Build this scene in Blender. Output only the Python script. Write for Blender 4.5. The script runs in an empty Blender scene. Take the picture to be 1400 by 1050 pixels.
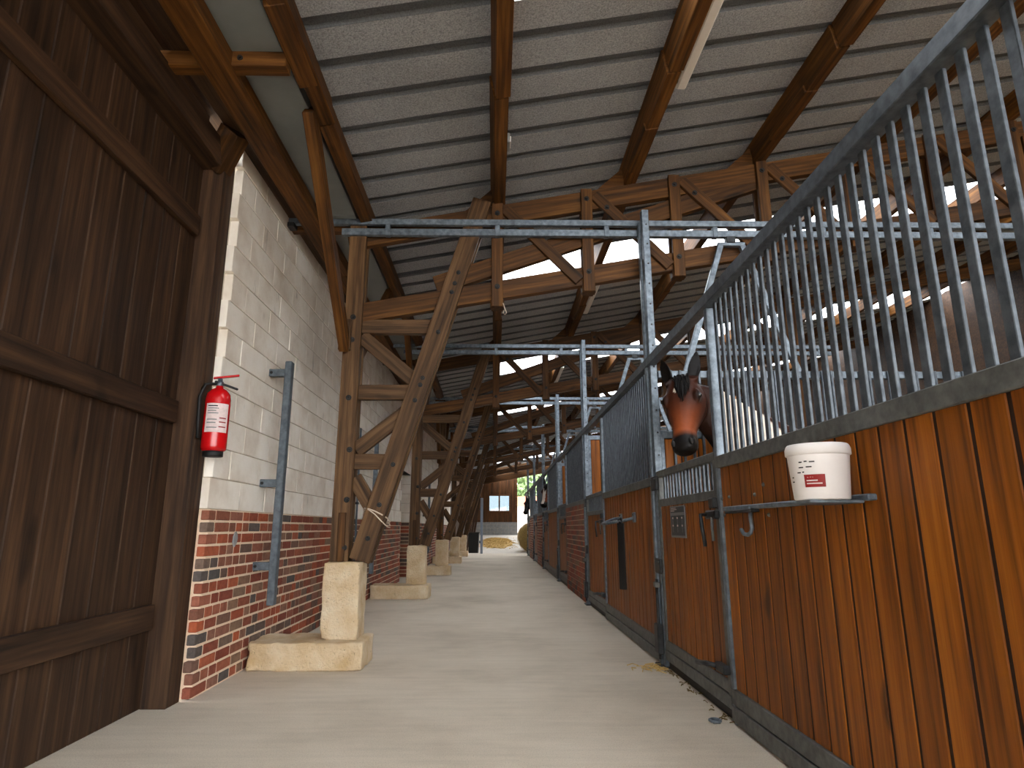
import bpy, bmesh, math, random
from mathutils import Vector, Matrix, noise
random.seed(7)
R = math.radians
sc = bpy.context.scene
COL = sc.collection

# ------------------------------------------------------------------ camera, world, exposure
cam_d = bpy.data.cameras.new('camera')
cam = bpy.data.objects.new('camera', cam_d)
COL.objects.link(cam)
sc.camera = cam
FPX, PITCH, YAW = 860.0, 12.90, 0.80
cam_d.sensor_fit = 'HORIZONTAL'
cam_d.sensor_width = 36.0
cam_d.lens = FPX / 1400 * 36.0
cam_d.shift_x = 12.0 / 1400
cam_d.clip_start = 0.05
cam_d.clip_end = 400
cam.location = (0, 0, 1.0)
cam.rotation_euler = (R(90 + PITCH), 0, R(-YAW))

world = bpy.data.worlds.new('sky')
sc.world = world
world.use_nodes = True
wb = world.node_tree.nodes['Background']
wb.inputs['Color'].default_value = (0.96, 0.97, 0.98, 1)
wb.inputs['Strength'].default_value = 6.0
sc.view_settings.view_transform = 'Standard'
sc.view_settings.look = 'None'
sc.view_settings.exposure = 0.82
sc.view_settings.gamma = 1.0
sc.view_settings.use_curve_mapping = False
sc.cycles.use_denoising = True
sc.cycles.max_bounces = 12
sc.cycles.diffuse_bounces = 6
sc.cycles.transparent_max_bounces = 12

# ------------------------------------------------------------------ materials
def srgb(r, g, b):
    f = lambda c: (c / 255 / 12.92) if c / 255 <= 0.04045 else ((c / 255 + 0.055) / 1.055) ** 2.4
    return (f(r), f(g), f(b), 1)

class MT:
    def __init__(self, name):
        self.m = bpy.data.materials.new(name)
        self.m.use_nodes = True
        self.nt = self.m.node_tree
        self.nt.nodes.clear()
        self.out = self.n('ShaderNodeOutputMaterial')
        self.b = self.n('ShaderNodeBsdfPrincipled')
        self.l(self.b.outputs[0], self.out.inputs[0])
    def n(self, t, **kw):
        x = self.nt.nodes.new(t)
        for k, v in kw.items():
            setattr(x, k, v)
        return x
    def l(self, a, b):
        self.nt.links.new(a, b)
    def coords(self, rnd=True):
        tc = self.n('ShaderNodeTexCoord')
        if not rnd:
            return tc.outputs['Object']
        oi = self.n('ShaderNodeObjectInfo')
        mu = self.n('ShaderNodeMath', operation='MULTIPLY')
        mu.inputs[1].default_value = 61.7
        self.l(oi.outputs['Random'], mu.inputs[0])
        ad = self.n('ShaderNodeVectorMath', operation='ADD')
        self.l(tc.outputs['Object'], ad.inputs[0])
        self.l(mu.outputs[0], ad.inputs[1])
        return ad.outputs[0]
    def noise(self, vec, scale, detail=4, rough=0.55, mapscale=None):
        if mapscale:
            mp = self.n('ShaderNodeMapping')
            mp.inputs['Scale'].default_value = mapscale
            self.l(vec, mp.inputs['Vector'])
            vec = mp.outputs[0]
        t = self.n('ShaderNodeTexNoise')
        t.inputs['Scale'].default_value = scale
        t.inputs['Detail'].default_value = detail
        t.inputs['Roughness'].default_value = rough
        self.l(vec, t.inputs['Vector'])
        return t.outputs['Fac']
    def ramp(self, fac, stops):
        r = self.n('ShaderNodeValToRGB')
        e = r.color_ramp.elements
        while len(e) < len(stops):
            e.new(0.5)
        for i, (p, c) in enumerate(stops):
            e[i].position = p
            e[i].color = c if len(c) == 4 else (*c, 1)
        self.l(fac, r.inputs[0])
        return r.outputs[0]
    def mix(self, fac, a, b, mode='MIX'):
        x = self.n('ShaderNodeMix', data_type='RGBA', blend_type=mode)
        for s, v in ((0, fac), (6, a), (7, b)):
            if hasattr(v, 'links'):
                self.l(v, x.inputs[s])
            else:
                x.inputs[s].default_value = v
        return x.outputs[2]
    def bump(self, h, strength, dist=0.01):
        x = self.n('ShaderNodeBump')
        x.inputs['Strength'].default_value = strength
        x.inputs['Distance'].default_value = dist
        self.l(h, x.inputs['Height'])
        self.l(x.outputs[0], self.b.inputs['Normal'])
    def set(self, color=None, rough=0.7, metal=0.0, spec=0.3):
        if color is not None:
            if hasattr(color, 'links'):
                self.l(color, self.b.inputs['Base Color'])
            else:
                self.b.inputs['Base Color'].default_value = color
        self.b.inputs['Roughness'].default_value = rough
        self.b.inputs['Metallic'].default_value = metal
        self.b.inputs['Specular IOR Level'].default_value = spec
        return self.m

def G(v):
    return (v, v, v, 1)

def wood(name, dark, mid, light, rough=0.65, blotch=0.35, grain=14, var=0.35):
    t = MT(name)
    v = t.coords()
    g = t.noise(v, 1.0, 5, 0.6, (1.3, grain * 2.2, grain * 2.2))
    c = t.ramp(g, [(0.28, dark), (0.5, mid), (0.74, light)])
    k = t.noise(v, 2.2, 3, 0.6, (0.5, 2.2, 2.2))
    c = t.mix(t.ramp(k, [(0.33, G(1 - blotch)), (0.62, G(1))]), G(0), c, 'MULTIPLY') if False else t.mix(1.0, c, t.ramp(k, [(0.33, G(1 - blotch)), (0.62, G(1))]), 'MULTIPLY')
    kn = t.noise(v, 5.5, 1, 0.4, (0.45, 1, 1))
    c = t.mix(1.0, c, t.ramp(kn, [(0.22, G(0.35)), (0.29, G(1))]), 'MULTIPLY')
    oi = t.n('ShaderNodeObjectInfo')
    rr = t.ramp(oi.outputs['Random'], [(0, G(1 - var)), (1, G(1.0))])
    c = t.mix(1.0, c, rr, 'MULTIPLY')
    t.bump(g, 0.35, 0.004)
    return t.set(c, rough, 0, 0.25)

M = {}
M['truss'] = wood('stained_truss_timber', srgb(36, 21, 8), srgb(84, 52, 19), srgb(120, 80, 34))
M['purlin'] = wood('stained_purlin_timber', srgb(42, 24, 8), srgb(98, 60, 20), srgb(138, 92, 38))
M['post'] = wood('weathered_post_timber', srgb(46, 31, 18), srgb(94, 67, 41), srgb(132, 100, 66))
M['plank'] = wood('stained_stall_plank', srgb(88, 44, 6), srgb(148, 82, 10), srgb(178, 106, 24), 0.5, 0.3, 16, 0.3)
M['olddoor'] = wood('old_dark_board', srgb(38, 26, 18), srgb(72, 50, 34), srgb(100, 72, 48))
M['paleboard'] = wood('pale_board', srgb(120, 105, 88), srgb(176, 160, 138), srgb(205, 192, 170))
M['endwood'] = wood('end_wall_board', srgb(60, 36, 20), srgb(100, 64, 34), srgb(128, 86, 50))

def galv(name, c1, c2, metal=0.55, rough=0.48):
    t = MT(name)
    v = t.coords()
    n1 = t.noise(v, 24, 3, 0.6)
    n2 = t.noise(v, 3.0, 3, 0.6)
    c = t.ramp(n1, [(0.3, c1), (0.7, c2)])
    c = t.mix(1.0, c, t.ramp(n2, [(0.3, G(0.72)), (0.65, G(1))]), 'MULTIPLY')
    t.bump(n1, 0.06, 0.003)
    return t.set(c, rough, metal, 0.5)

M['galv'] = galv('galvanised_steel', srgb(92, 102, 112), srgb(134, 146, 156))
M['bar'] = galv('galvanised_bar', srgb(70, 77, 84), srgb(104, 112, 120))
M['frame'] = galv('dull_steel_frame', srgb(82, 84, 83), srgb(114, 116, 113), 0.35, 0.55)
M['dark'] = galv('dark_metal', srgb(30, 32, 34), srgb(62, 64, 66), 0.4, 0.5)
M['pole'] = galv('grey_blue_pole', srgb(76, 86, 94), srgb(104, 114, 122), 0.3, 0.5)

def flat(name, c, rough=0.6, metal=0, spec=0.35, var=0.12, scale=18, bump=0.1):
    t = MT(name)
    v = t.coords()
    n1 = t.noise(v, scale, 5, 0.6)
    cc = t.mix(1.0, c, t.ramp(n1, [(0.3, G(1 - var)), (0.7, G(1))]), 'MULTIPLY')
    t.bump(n1, bump, 0.004)
    return t.set(cc, rough, metal, spec)

M['groove'] = flat('plank_gap_shade', srgb(40, 19, 7), 0.8)  # near-black tone that paints shade into the gaps between planks
M['white_plastic'] = flat('white_plastic', srgb(232, 228, 226), 0.4, var=0.05, bump=0.02)
M['lamp_white'] = flat('lamp_white', srgb(222, 216, 208), 0.4, var=0.06, bump=0.02)
M['red_label'] = flat('red_label', srgb(140, 24, 22), 0.5, var=0.1)
M['red_paint'] = flat('red_paint', srgb(196, 12, 18), 0.25, spec=0.6, var=0.1, bump=0.02)
M['paper'] = flat('paper_label', srgb(226, 206, 204), 0.6, var=0.2, scale=60)
M['black'] = flat('black_rubber', srgb(22, 22, 22), 0.6)
M['sign'] = flat('sign_face', srgb(46, 50, 54), 0.45, var=0.2)
M['signgrey'] = flat('sign_grey', srgb(128, 130, 130), 0.5)
M['rope'] = flat('pale_rope', srgb(205, 190, 170), 0.9)
M['rug'] = flat('blue_rug', srgb(120, 146, 188), 0.9, var=0.2)
M['steelblue'] = flat('blue_grey_paint', srgb(128, 140, 158), 0.5)
M['gutter'] = flat('grey_gutter_sheet', srgb(132, 137, 136), 0.5, 0.1, 0.4, 0.18, 3.0, 0.05)
M['hair'] = flat('black_horse_hair', srgb(14, 11, 11), 0.55, spec=0.15, var=0.4, scale=60)
M['ground'] = flat('pale_yard_ground', srgb(198, 190, 178), 0.95, var=0.22, scale=6)
M['straw'] = flat('straw', srgb(214, 180, 112), 0.95, var=0.35, scale=40)
M['bedding'] = flat('stall_bedding', srgb(176, 150, 112), 0.95, var=0.4, scale=20)
M['hay'] = flat('hay', srgb(128, 106, 60), 0.95, var=0.45, scale=30, bump=0.6)
M['bark'] = flat('bark', srgb(92, 74, 56), 0.95, var=0.3)
M['leaf'] = flat('leaf_green', srgb(128, 156, 104), 0.7, var=0.4, scale=3)
M['pinkwall'] = flat('pale_pink_render', srgb(216, 196, 182), 0.9)
M['terracotta'] = flat('roof_tile', srgb(168, 96, 70), 0.9)

def m_block(name='painted_block'):
    t = MT(name)
    v = t.coords()
    n1 = t.noise(v, 55, 5, 0.65)
    n2 = t.noise(v, 3.0, 4, 0.6)
    c = t.ramp(n2, [(0.3, srgb(218, 206, 190)), (0.55, srgb(239, 232, 220)), (0.75, srgb(246, 241, 232))])
    st = t.noise(v, 9, 3, 0.7, (1, 1, 0.25))
    c = t.mix(1.0, c, t.ramp(st, [(0.26, G(0.66)), (0.36, G(1))]), 'MULTIPLY')
    t.bump(n1, 0.35, 0.006)
    return t.set(c, 0.85, 0, 0.2)
M['block'] = m_block()
M['blockjoint'] = flat('painted_block_joint', srgb(196, 182, 162), 0.9, var=0.35, scale=14)
M['greyblock'] = flat('grey_block', srgb(150, 150, 150), 0.9, var=0.3, scale=8, bump=0.4)
M['mortar'] = flat('lime_mortar', srgb(232, 206, 178), 0.95, var=0.15, scale=50, bump=0.4)

def m_brick():
    t = MT('fired_brick')
    g = t.n('ShaderNodeNewGeometry')
    oi = t.n('ShaderNodeObjectInfo')
    a = t.n('ShaderNodeMath', operation='MULTIPLY_ADD')
    a.inputs[1].default_value = 7.31
    t.l(oi.outputs['Random'], a.inputs[0])
    t.l(g.outputs['Random Per Island'], a.inputs[2])
    f = t.n('ShaderNodeMath', operation='FRACT')
    t.l(a.outputs[0], f.inputs[0])
    c = t.ramp(f.outputs[0], [(0.0, srgb(84, 82, 80)), (0.14, srgb(118, 88, 74)), (0.3, srgb(146, 88, 68)), (0.48, srgb(130, 68, 54)),
                              (0.62, srgb(172, 90, 60)), (0.76, srgb(144, 96, 80)), (0.9, srgb(136, 108, 88)), (1.0, srgb(92, 86, 84))])
    v = t.coords()
    n1 = t.noise(v, 26, 5, 0.7)
    n2 = t.noise(v, 90, 3, 0.6)
    c = t.mix(1.0, c, t.ramp(n1, [(0.25, G(0.62)), (0.6, G(1))]), 'MULTIPLY')
    c = t.mix(t.ramp(n2, [(0.66, G(0)), (0.76, G(0.4))]), c, srgb(196, 160, 132))
    t.bump(n1, 0.5, 0.006)
    return t.set(c, 0.85, 0, 0.2)
M['brick'] = m_brick()

def m_floor():
    t = MT('aisle_concrete')
    v = t.coords(False)
    n1 = t.noise(v, 160, 4, 0.7)
    n2 = t.noise(v, 0.9, 5, 0.6)
    n3 = t.noise(v, 1.0, 6, 0.65, (1.8, 16, 1))
    c = t.ramp(n2, [(0.3, srgb(190, 178, 160)), (0.5, srgb(209, 197, 179)), (0.72, srgb(218, 207, 190))])
    c = t.mix(1.0, c, t.ramp(n3, [(0.3, G(0.90)), (0.6, G(1))]), 'MULTIPLY')
    c = t.mix(1.0, c, t.ramp(n1, [(0.30, G(0.66)), (0.5, G(1))]), 'MULTIPLY')
    t.bump(n1, 0.25, 0.004)
    return t.set(c, 0.85, 0, 0.25)
M['floor'] = m_floor()

def m_plinth():
    t = MT('cream_painted_concrete')
    v = t.coords()
    n1 = t.noise(v, 42, 5, 0.7)
    n2 = t.noise(v, 5, 4, 0.6)
    vo = t.n('ShaderNodeTexVoronoi')
    vo.inputs['Scale'].default_value = 26
    t.l(v, vo.inputs['Vector'])
    c = t.ramp(n2, [(0.3, srgb(206, 176, 132)), (0.55, srgb(222, 200, 166)), (0.75, srgb(232, 218, 192))])
    c = t.mix(1.0, c, t.ramp(n1, [(0.30, G(0.42)), (0.39, G(1))]), 'MULTIPLY')
    t.bump(n1, 1.0, 0.02)
    return t.set(c, 0.85, 0, 0.25)
M['plinth'] = m_plinth()

def m_roof(name, c1, c2):
    t = MT(name)
    v = t.coords(False)
    n1 = t.noise(v, 95, 4, 0.75)
    n2 = t.noise(v, 1.3, 4, 0.6)
    c = t.ramp(n1, [(0.32, c1), (0.62, c2)])
    c = t.mix(1.0, c, t.ramp(n2, [(0.3, G(0.8)), (0.65, G(1))]), 'MULTIPLY')
    t.bump(n1, 0.3, 0.004)
    return t.set(c, 0.95, 0, 0.1)
M['roof'] = m_roof('felted_roof_sheet', srgb(120, 122, 126), srgb(184, 187, 191))
M['rib'] = m_roof('darker_roof_rib', srgb(88, 90, 94), srgb(112, 115, 119))  # rib groove faces, darker than the flat pans

def m_skylight():
    t = MT('translucent_roof_sheet')
    tr = t.n('ShaderNodeBsdfTransparent')
    tr.inputs[0].default_value = (0.95, 0.97, 1, 1)
    tl = t.n('ShaderNodeBsdfTranslucent')
    tl.inputs[0].default_value = (0.92, 0.94, 0.95, 1)
    mx = t.n('ShaderNodeMixShader')
    mx.inputs[0].default_value = 0.2
    t.l(tr.outputs[0], mx.inputs[1])
    t.l(tl.outputs[0], mx.inputs[2])
    t.nt.nodes.remove(t.b)
    t.l(mx.outputs[0], t.out.inputs[0])
    return t.m
M['skylight'] = m_skylight()

def m_glass():
    t = MT('window_glass')
    tr = t.n('ShaderNodeBsdfTransparent')
    tr.inputs[0].default_value = (0.29, 0.33, 0.35, 1)
    gl = t.n('ShaderNodeBsdfGlossy')
    gl.inputs['Roughness'].default_value = 0.03
    mx = t.n('ShaderNodeMixShader')
    mx.inputs[0].default_value = 0.12
    t.l(tr.outputs[0], mx.inputs[1])
    t.l(gl.outputs[0], mx.inputs[2])
    t.nt.nodes.remove(t.b)
    t.l(mx.outputs[0], t.out.inputs[0])
    return t.m
M['glass'] = m_glass()

def m_horse():
    t = MT('horse_coat')
    at = t.n('ShaderNodeVertexColor', layer_name='coat')
    v = t.coords(False)
    n1 = t.noise(v, 30, 4, 0.6)
    c = t.mix(1.0, at.outputs[0], t.ramp(n1, [(0.3, G(0.82)), (0.7, G(1))]), 'MULTIPLY')
    t.bump(n1, 0.08, 0.004)
    return t.set(c, 0.45, 0, 0.14)
M['horse'] = m_horse()
M['eye'] = flat('horse_eye', srgb(14, 9, 7), 0.08, spec=0.8, var=0.05, bump=0)

# ------------------------------------------------------------------ object helpers
WM = {}
CACHE = {}

def link(name, me, parent, W, smooth=False):
    o = bpy.data.objects.new(name, me)
    COL.objects.link(o)
    if parent is not None:
        o.parent = parent
        o.matrix_basis = WM[parent.name].inverted() @ W
    else:
        o.matrix_basis = W
    WM[o.name] = W.copy()
    if smooth:
        for p in me.polygons:
            p.use_smooth = True
    return o

def thing(name, label, cat, loc=(0, 0, 0), group=None):
    o = bpy.data.objects.new(name, None)
    COL.objects.link(o)
    o.empty_display_size = 0.1
    o.location = loc
    WM[o.name] = Matrix.Translation(Vector(loc))
    o['label'] = label
    o['category'] = cat
    o['kind'] = 'thing'
    if group:
        o['group'] = group
    return o

def tag(o, label, cat, group=None):
    o['label'] = label
    o['category'] = cat
    if group:
        o['group'] = group
    return o

def struct(name, label=None, loc=(0, 0, 0)):
    o = bpy.data.objects.new(name, None)
    COL.objects.link(o)
    o.location = loc
    WM[o.name] = Matrix.Translation(Vector(loc))
    o['kind'] = 'structure'
    if label:
        o['label'] = label
    return o

def mesh_from(bm, mat, name='mesh'):
    me = bpy.data.meshes.new(name)
    bm.normal_update()
    bm.to_mesh(me)
    bm.free()
    if isinstance(mat, (list, tuple)):
        for m in mat:
            me.materials.append(m)
    else:
        me.materials.append(mat)
    return me

def box_mesh(l, w, h, mat, bev=0.004):
    key = ('b', round(l, 3), round(w, 4), round(h, 4), mat.name, bev)
    if key not in CACHE:
        bm = bmesh.new()
        bmesh.ops.create_cube(bm, size=1)
        bmesh.ops.scale(bm, vec=(l, w, h), verts=bm.verts)
        if bev:
            bmesh.ops.bevel(bm, geom=list(bm.edges), offset=min(bev, 0.3 * min(l, w, h)), segments=1, affect='EDGES', profile=0.5)
        CACHE[key] = mesh_from(bm, mat, 'box')
    return CACHE[key]

def frame_mat(p0, p1, side=(0, 1, 0)):
    p0, p1 = Vector(p0), Vector(p1)
    x = (p1 - p0).normalized()
    y = Vector(side)
    y = (y - x * y.dot(x)).normalized()
    z = x.cross(y)
    m = Matrix((x, y, z)).transposed().to_4x4()
    m.translation = (p0 + p1) / 2
    return m

def beam(name, parent, p0, p1, wy, wz, mat, side=(0, 1, 0), bev=0.004):
    L = (Vector(p1) - Vector(p0)).length
    return link(name, box_mesh(L, wy, wz, M[mat], bev), parent, frame_mat(p0, p1, side))

def box(name, parent, c0, c1, mat, bev=0.004):
    c0, c1 = Vector(c0), Vector(c1)
    d = c1 - c0
    return link(name, box_mesh(abs(d.x), abs(d.y), abs(d.z), M[mat], bev), parent, Matrix.Translation((c0 + c1) / 2))

def add_box(bm, c0, c1, mi=0, mtx=None):
    vs = []
    for z in (c0[2], c1[2]):
        for x, y in ((c0[0], c0[1]), (c1[0], c0[1]), (c1[0], c1[1]), (c0[0], c1[1])):
            p = Vector((x, y, z))
            vs.append(bm.verts.new(mtx @ p if mtx else p))
    for f in ((3, 2, 1, 0), (4, 5, 6, 7), (0, 1, 5, 4), (1, 2, 6, 5), (2, 3, 7, 6), (3, 0, 4, 7)):
        bm.faces.new([vs[i] for i in f]).material_index = mi

def loft(bm, rings, cap=True):
    rv = [[bm.verts.new(p) for p in r] for r in rings]
    n = len(rv[0])
    for a, b in zip(rv, rv[1:]):
        for i in range(n):
            j = (i + 1) % n
            bm.faces.new((a[i], a[j], b[j], b[i]))
    if cap:
        bm.faces.new(list(reversed(rv[0])))
        bm.faces.new(rv[-1])

def ring(c, u, v, ru, rv, n=12, power=1.0):
    c, u, v = Vector(c), Vector(u), Vector(v)
    out = []
    for i in range(n):
        a = 2 * math.pi * i / n
        ca, sa = math.cos(a), math.sin(a)
        ca = math.copysign(abs(ca) ** power, ca)
        sa = math.copysign(abs(sa) ** power, sa)
        out.append(c + u * (ru * ca) + v * (rv * sa))
    return out

def add_tube(bm, pts, rad, n=8):
    pts = [Vector(p) for p in pts]
    rs = rad if isinstance(rad, (list, tuple)) else [rad] * len(pts)
    rings = []
    pu = None
    for i, p in enumerate(pts):
        d = (pts[min(i + 1, len(pts) - 1)] - pts[max(i - 1, 0)]).normalized()
        u = pu if pu is not None else (Vector((0, 0, 1)) if abs(d.z) < 0.9 else Vector((1, 0, 0)))
        u = (u - d * u.dot(d)).normalized()
        pu = u
        rings.append(ring(p, u, d.cross(u), rs[i], rs[i], n))
    loft(bm, rings)

def tube(name, parent, pts, rad, mat, n=8):
    bm = bmesh.new()
    add_tube(bm, pts, rad, n)
    bmesh.ops.recalc_face_normals(bm, faces=bm.faces)
    return link(name, mesh_from(bm, M[mat], name), parent, Matrix(), True)

def lathe(name, parent, centre, prof, mat, n=24):
    bm = bmesh.new()
    c = Vector(centre)
    loft(bm, [ring(c + Vector((0, 0, z)), (1, 0, 0), (0, 1, 0), r, r, n) for r, z in prof])
    bmesh.ops.recalc_face_normals(bm, faces=bm.faces)
    me = mesh_from(bm, M[mat], name)
    return link(name, me, parent, Matrix(), True)

def bolt(parent, p, axis, r=0.018, mat='black', name='bolt'):
    key = ('bolt', r, mat)
    if key not in CACHE:
        bm = bmesh.new()
        X, Y = (0, 1, 0), (0, 0, 1)
        loft(bm, [ring((0, 0, 0), X, Y, r * 1.35, r * 1.35, 10), ring((r * .35, 0, 0), X, Y, r * 1.3, r * 1.3, 10),
                  ring((r * .4, 0, 0), X, Y, r * .8, r * .8, 10), ring((r * 1.1, 0, 0), X, Y, r * .7, r * .7, 10)])
        bmesh.ops.recalc_face_normals(bm, faces=bm.faces)
        CACHE[key] = mesh_from(bm, M[mat], 'bolt')
    a = Vector(axis)
    p = Vector(p)
    return link(name, CACHE[key], parent, frame_mat(p, p + a, (0, 0, 1) if abs(a.z) < .9 else (1, 0, 0)) @ Matrix.Translation((-.5 * a.length, 0, 0)))

def join_boxes(name, parent, boxes, mat, kind=None):
    bm = bmesh.new()
    for a, b in boxes:
        add_box(bm, a, b)
    o = link(name, mesh_from(bm, M[mat], name), parent, Matrix())
    if kind:
        o['kind'] = kind
    return o

# ------------------------------------------------------------------ layout constants
WX = -1.81                       # aisle face of the left wall
BAY = 4.667
TY = [5.20 + BAY * i for i in range(5)]           # truss planes
PK = [5.0 + 3.85 * i for i in range(6)]           # stall posts
FX = 1.29                        # stall front plane
SL = 0.185                       # roof slope
def zroof(x): return 4.025 + SL * x               # underside of the roof sheets
def zpur(x): return zroof(x) - 0.20               # underside of the purlins
PURX = [-1.14, 0.03, 1.22, 2.42, 3.61, 4.80, 5.99, 7.18, 8.37]
YA, YB = -7.4, 36.0
END = 26.4

# ------------------------------------------------------------------ floor and ground
fl = struct('floor', 'pale concrete aisle floor')
bm = bmesh.new()
add_box(bm, (-2.7, YA - 1, -0.2), (1.36, END, 0.0))
link('aisle_slab', mesh_from(bm, M['floor']), fl, Matrix())
bm = bmesh.new()
add_box(bm, (1.36, YA - 1, -0.2), (9.3, END, -0.01))
link('stall_bedding', mesh_from(bm, M['bedding']), fl, Matrix())
bm = bmesh.new()
prof = [(-40, -0.05), (END - 0.02, -0.05), (END + .01, -0.01), (29, 0.17), (33, 0.46), (36, 0.62), (40, 0.66), (90, 0.7)]
pv = [[bm.verts.new((x, y, z)) for x in (-60, -10, 0, 10, 60)] for y, z in prof]
for a, b in zip(pv, pv[1:]):
    for i in range(4):
        bm.faces.new((a[i], a[i + 1], b[i + 1], b[i]))
bmesh.ops.recalc_face_normals(bm, faces=bm.faces)
gr = link('ground', mesh_from(bm, M['ground']), None, Matrix())
gr['kind'] = 'structure'
gr['label'] = 'pale yard ground rising beyond the end of the aisle'

# ------------------------------------------------------------------ left wall: brick dado, painted blocks above
wl = struct('wall_left', 'long wall of painted blocks over a red brick dado')
WY0, WY1 = 4.1, 26.3
D0, D1, DZ = 12.5, 13.75, 2.12        # doorway recess
def wall_core(z0, z1, mat, name, inset):
    bx = []
    x1 = WX - inset
    bx.append(((-2.3, WY0 + .02, z0), (x1, D0, z1)))
    bx.append(((-2.3, D1, z0), (x1, WY1, z1)))
    bx.append(((-2.3, D0, z0), (x1 - 0.42, D1, min(z1, DZ))))
    if z1 > DZ:
        bx.append(((-2.3, D0, DZ), (x1, D1, z1)))
    join_boxes(name, wl, bx, mat)
BC, NB = 0.0745, 15
ZB = BC * NB
wall_core(0, ZB, 'mortar', 'mortar', 0.003)
wall_core(ZB, 4.0, 'blockjoint', 'block_backing', 0.005)
far = []
for r in range(NB):
    y = WY0 - random.uniform(0, .04)
    z = r * BC
    while y < WY1:
        ln = random.choice((0.215, 0.215, 0.102, 0.102, 0.16)) if y < 10 else 0.215
        if y < 6.45:
            z0, z1 = z + .0075, z + BC - .0075
            pr = random.uniform(0, .003)
            link('brick', box_mesh(ln - .0, .05, z1 - z0, M['brick'], 0.004), wl,
                 Matrix.Translation((WX - .025 + pr, y + ln / 2, (z0 + z1) / 2)) @ Matrix.Rotation(R(90), 4, 'Z') @ Matrix.Rotation(R(random.uniform(-.5, .5)), 4, 'Y'))
        elif not (D0 - .1 < y < D1):
            far.append(((WX - .05, y, z + .006), (WX + random.uniform(0, .003), min(y + ln, WY1), z + BC - .006)))
        elif D0 - .1 < y:
            far.append(((WX - .47, y, z + .006), (WX - .42, min(y + ln, D1), z + BC - .006)))
        y += ln + .015
    # reveal of the doorway
    far.append(((WX - .42, D1 - .001, z + .006), (WX - .004, D1 + .05, z + BC - .006)))
join_boxes('brick_courses', wl, far, 'brick', 'stuff')
far = []
r = 0
z = ZB + .004
while z < 3.98:
    y = WY0 + (0.0 if r % 2 else -0.035) - 0.25 * 0
    first = True
    while y < WY1:
        ln = 0.49 if not (first and r % 2) else 0.245
        first = False
        z1 = min(z + .192, 4.0)
        if y < 9.6:
            pr = random.uniform(-.002, .003)
            link('block', box_mesh(ln, .06, z1 - z, M['block'], 0.003), wl,
                 Matrix.Translation((WX - .03 + pr, y + ln / 2, (z + z1) / 2)) @ Matrix.Rotation(R(90), 4, 'Z'))
        elif z > DZ or not (D0 - .05 < y + ln / 2 < D1 + .05):
            y0, y1 = y, min(y + ln, WY1)
            if z <= DZ:
                if y0 < D0 < y1: y1 = D0
                if y0 < D1 < y1: y0 = D1
            far.append(((WX - .06, y0, z), (WX + random.uniform(-.002, .003), y1, z1)))
        y += ln + .009
    if z < DZ - .1:
        far.append(((WX - .42, D1 - .001, z), (WX - .004, D1 + .05, z1)))
    z += .2
    r += 1
join_boxes('block_courses', wl, far, 'block', 'stuff')
# lintel over the doorway
box('lintel', wl, (WX - .25, D0 - .1, DZ), (WX + .002, D1 + .1, DZ + .06), 'block')
# pale mortar patch on a brick
bm = bmesh.new()
loft(bm, [ring((WX + .004, 4.54, .925), (0, 1, 0), (0, .1, 1), .045, .055, 9), ring((WX + .009, 4.54, .93), (0, 1, 0), (0, 0, 1), .036, .046, 9)])
bmesh.ops.recalc_face_normals(bm, faces=bm.faces)
link('mortar_patch', mesh_from(bm, M['greyblock']), wl, Matrix())

# near continuation of the left side: timber frame and old barn doors
dn = struct('door_1', 'old dark boarded barn door beside the block wall')
for i in range(13):
    y = 1.22 + i * .2075
    beam('plank', dn, (-2.02, y + .1, .0), (-2.02, y + .1, 3.42), .2065, .04, 'olddoor', (0, 1, 0), .006)
for z in (.5, 1.7, 2.95):
    beam('ledge', dn, (-1.98, 1.24, z), (-1.98, 3.86, z), .04, .14, 'olddoor', (1, 0, 0))
wn = struct('wall_near_left', 'rendered wall behind the viewer on the left')
fp = thing('door_post', 'dark timber post standing at the ragged end of the block wall', 'post', (-1.92, 3.98, 0))
beam('post', fp, (-1.93, 3.98, 0), (-1.93, 3.98, 3.56), .15, .16, 'olddoor', (1, 0, 0))
beam('knee_block', fp, (-1.93, 3.93, 3.42), (-1.76, 3.80, 3.62), .13, .16, 'truss', (0, 1, 0))
beam('head_beam', wn, (-1.93, 1.1, 3.48), (-1.93, 3.9, 3.48), .16, .18, 'olddoor', (1, 0, 0))
beam('fascia_board', wn, (-1.99, 1.1, 3.80), (-1.99, 3.86, 3.80), .03, .44, 'olddoor', (1, 0, 0))
beam('soffit_board', wn, (-1.90, YA, 3.78), (-1.90, 4.06, 3.78), .22, .02, 'olddoor', (1, 0, 0))
beam('fascia_board', wn, (-1.99, 1.1, 4.05), (-1.99, 4.1, 4.05), .03, .30, 'olddoor', (1, 0, 0))
join_boxes('wall_panel', wn, [((-2.2, YA, 0), (-1.9, 1.1, 3.9))], 'block')

# ------------------------------------------------------------------ roof
ce = struct('ceiling', 'sloping roof of felted ribbed sheets with translucent strips')
def sheet(name, y0, n, x0, x1, mats, dz=0.0, parent=ce):
    P = .3333
    pts = []
    for k in range(n):
        b = k * P
        pts += [(b, 0), (b + .240, 0), (b + .250, .032), (b + .326, .032)]
    pts += [(n * P, 0), (n * P + .05, .0015)]
    bm = bmesh.new()
    prev = None
    for (y, z) in pts:
        row = [bm.verts.new((x, y0 + y, zroof(x) + z + dz)) for x in (x0, x1)]
        if prev:
            f = bm.faces.new((prev[0], prev[1], row[1], row[0]))
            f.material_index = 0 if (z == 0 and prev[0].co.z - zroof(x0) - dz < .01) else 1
        prev = row
    bmesh.ops.recalc_face_normals(bm, faces=bm.faces)
    return link(name, mesh_from(bm, mats), parent, Matrix())
S0 = 2.125
RM, SM = [M['roof'], M['rib']], [M['skylight'], M['skylight']]
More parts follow.
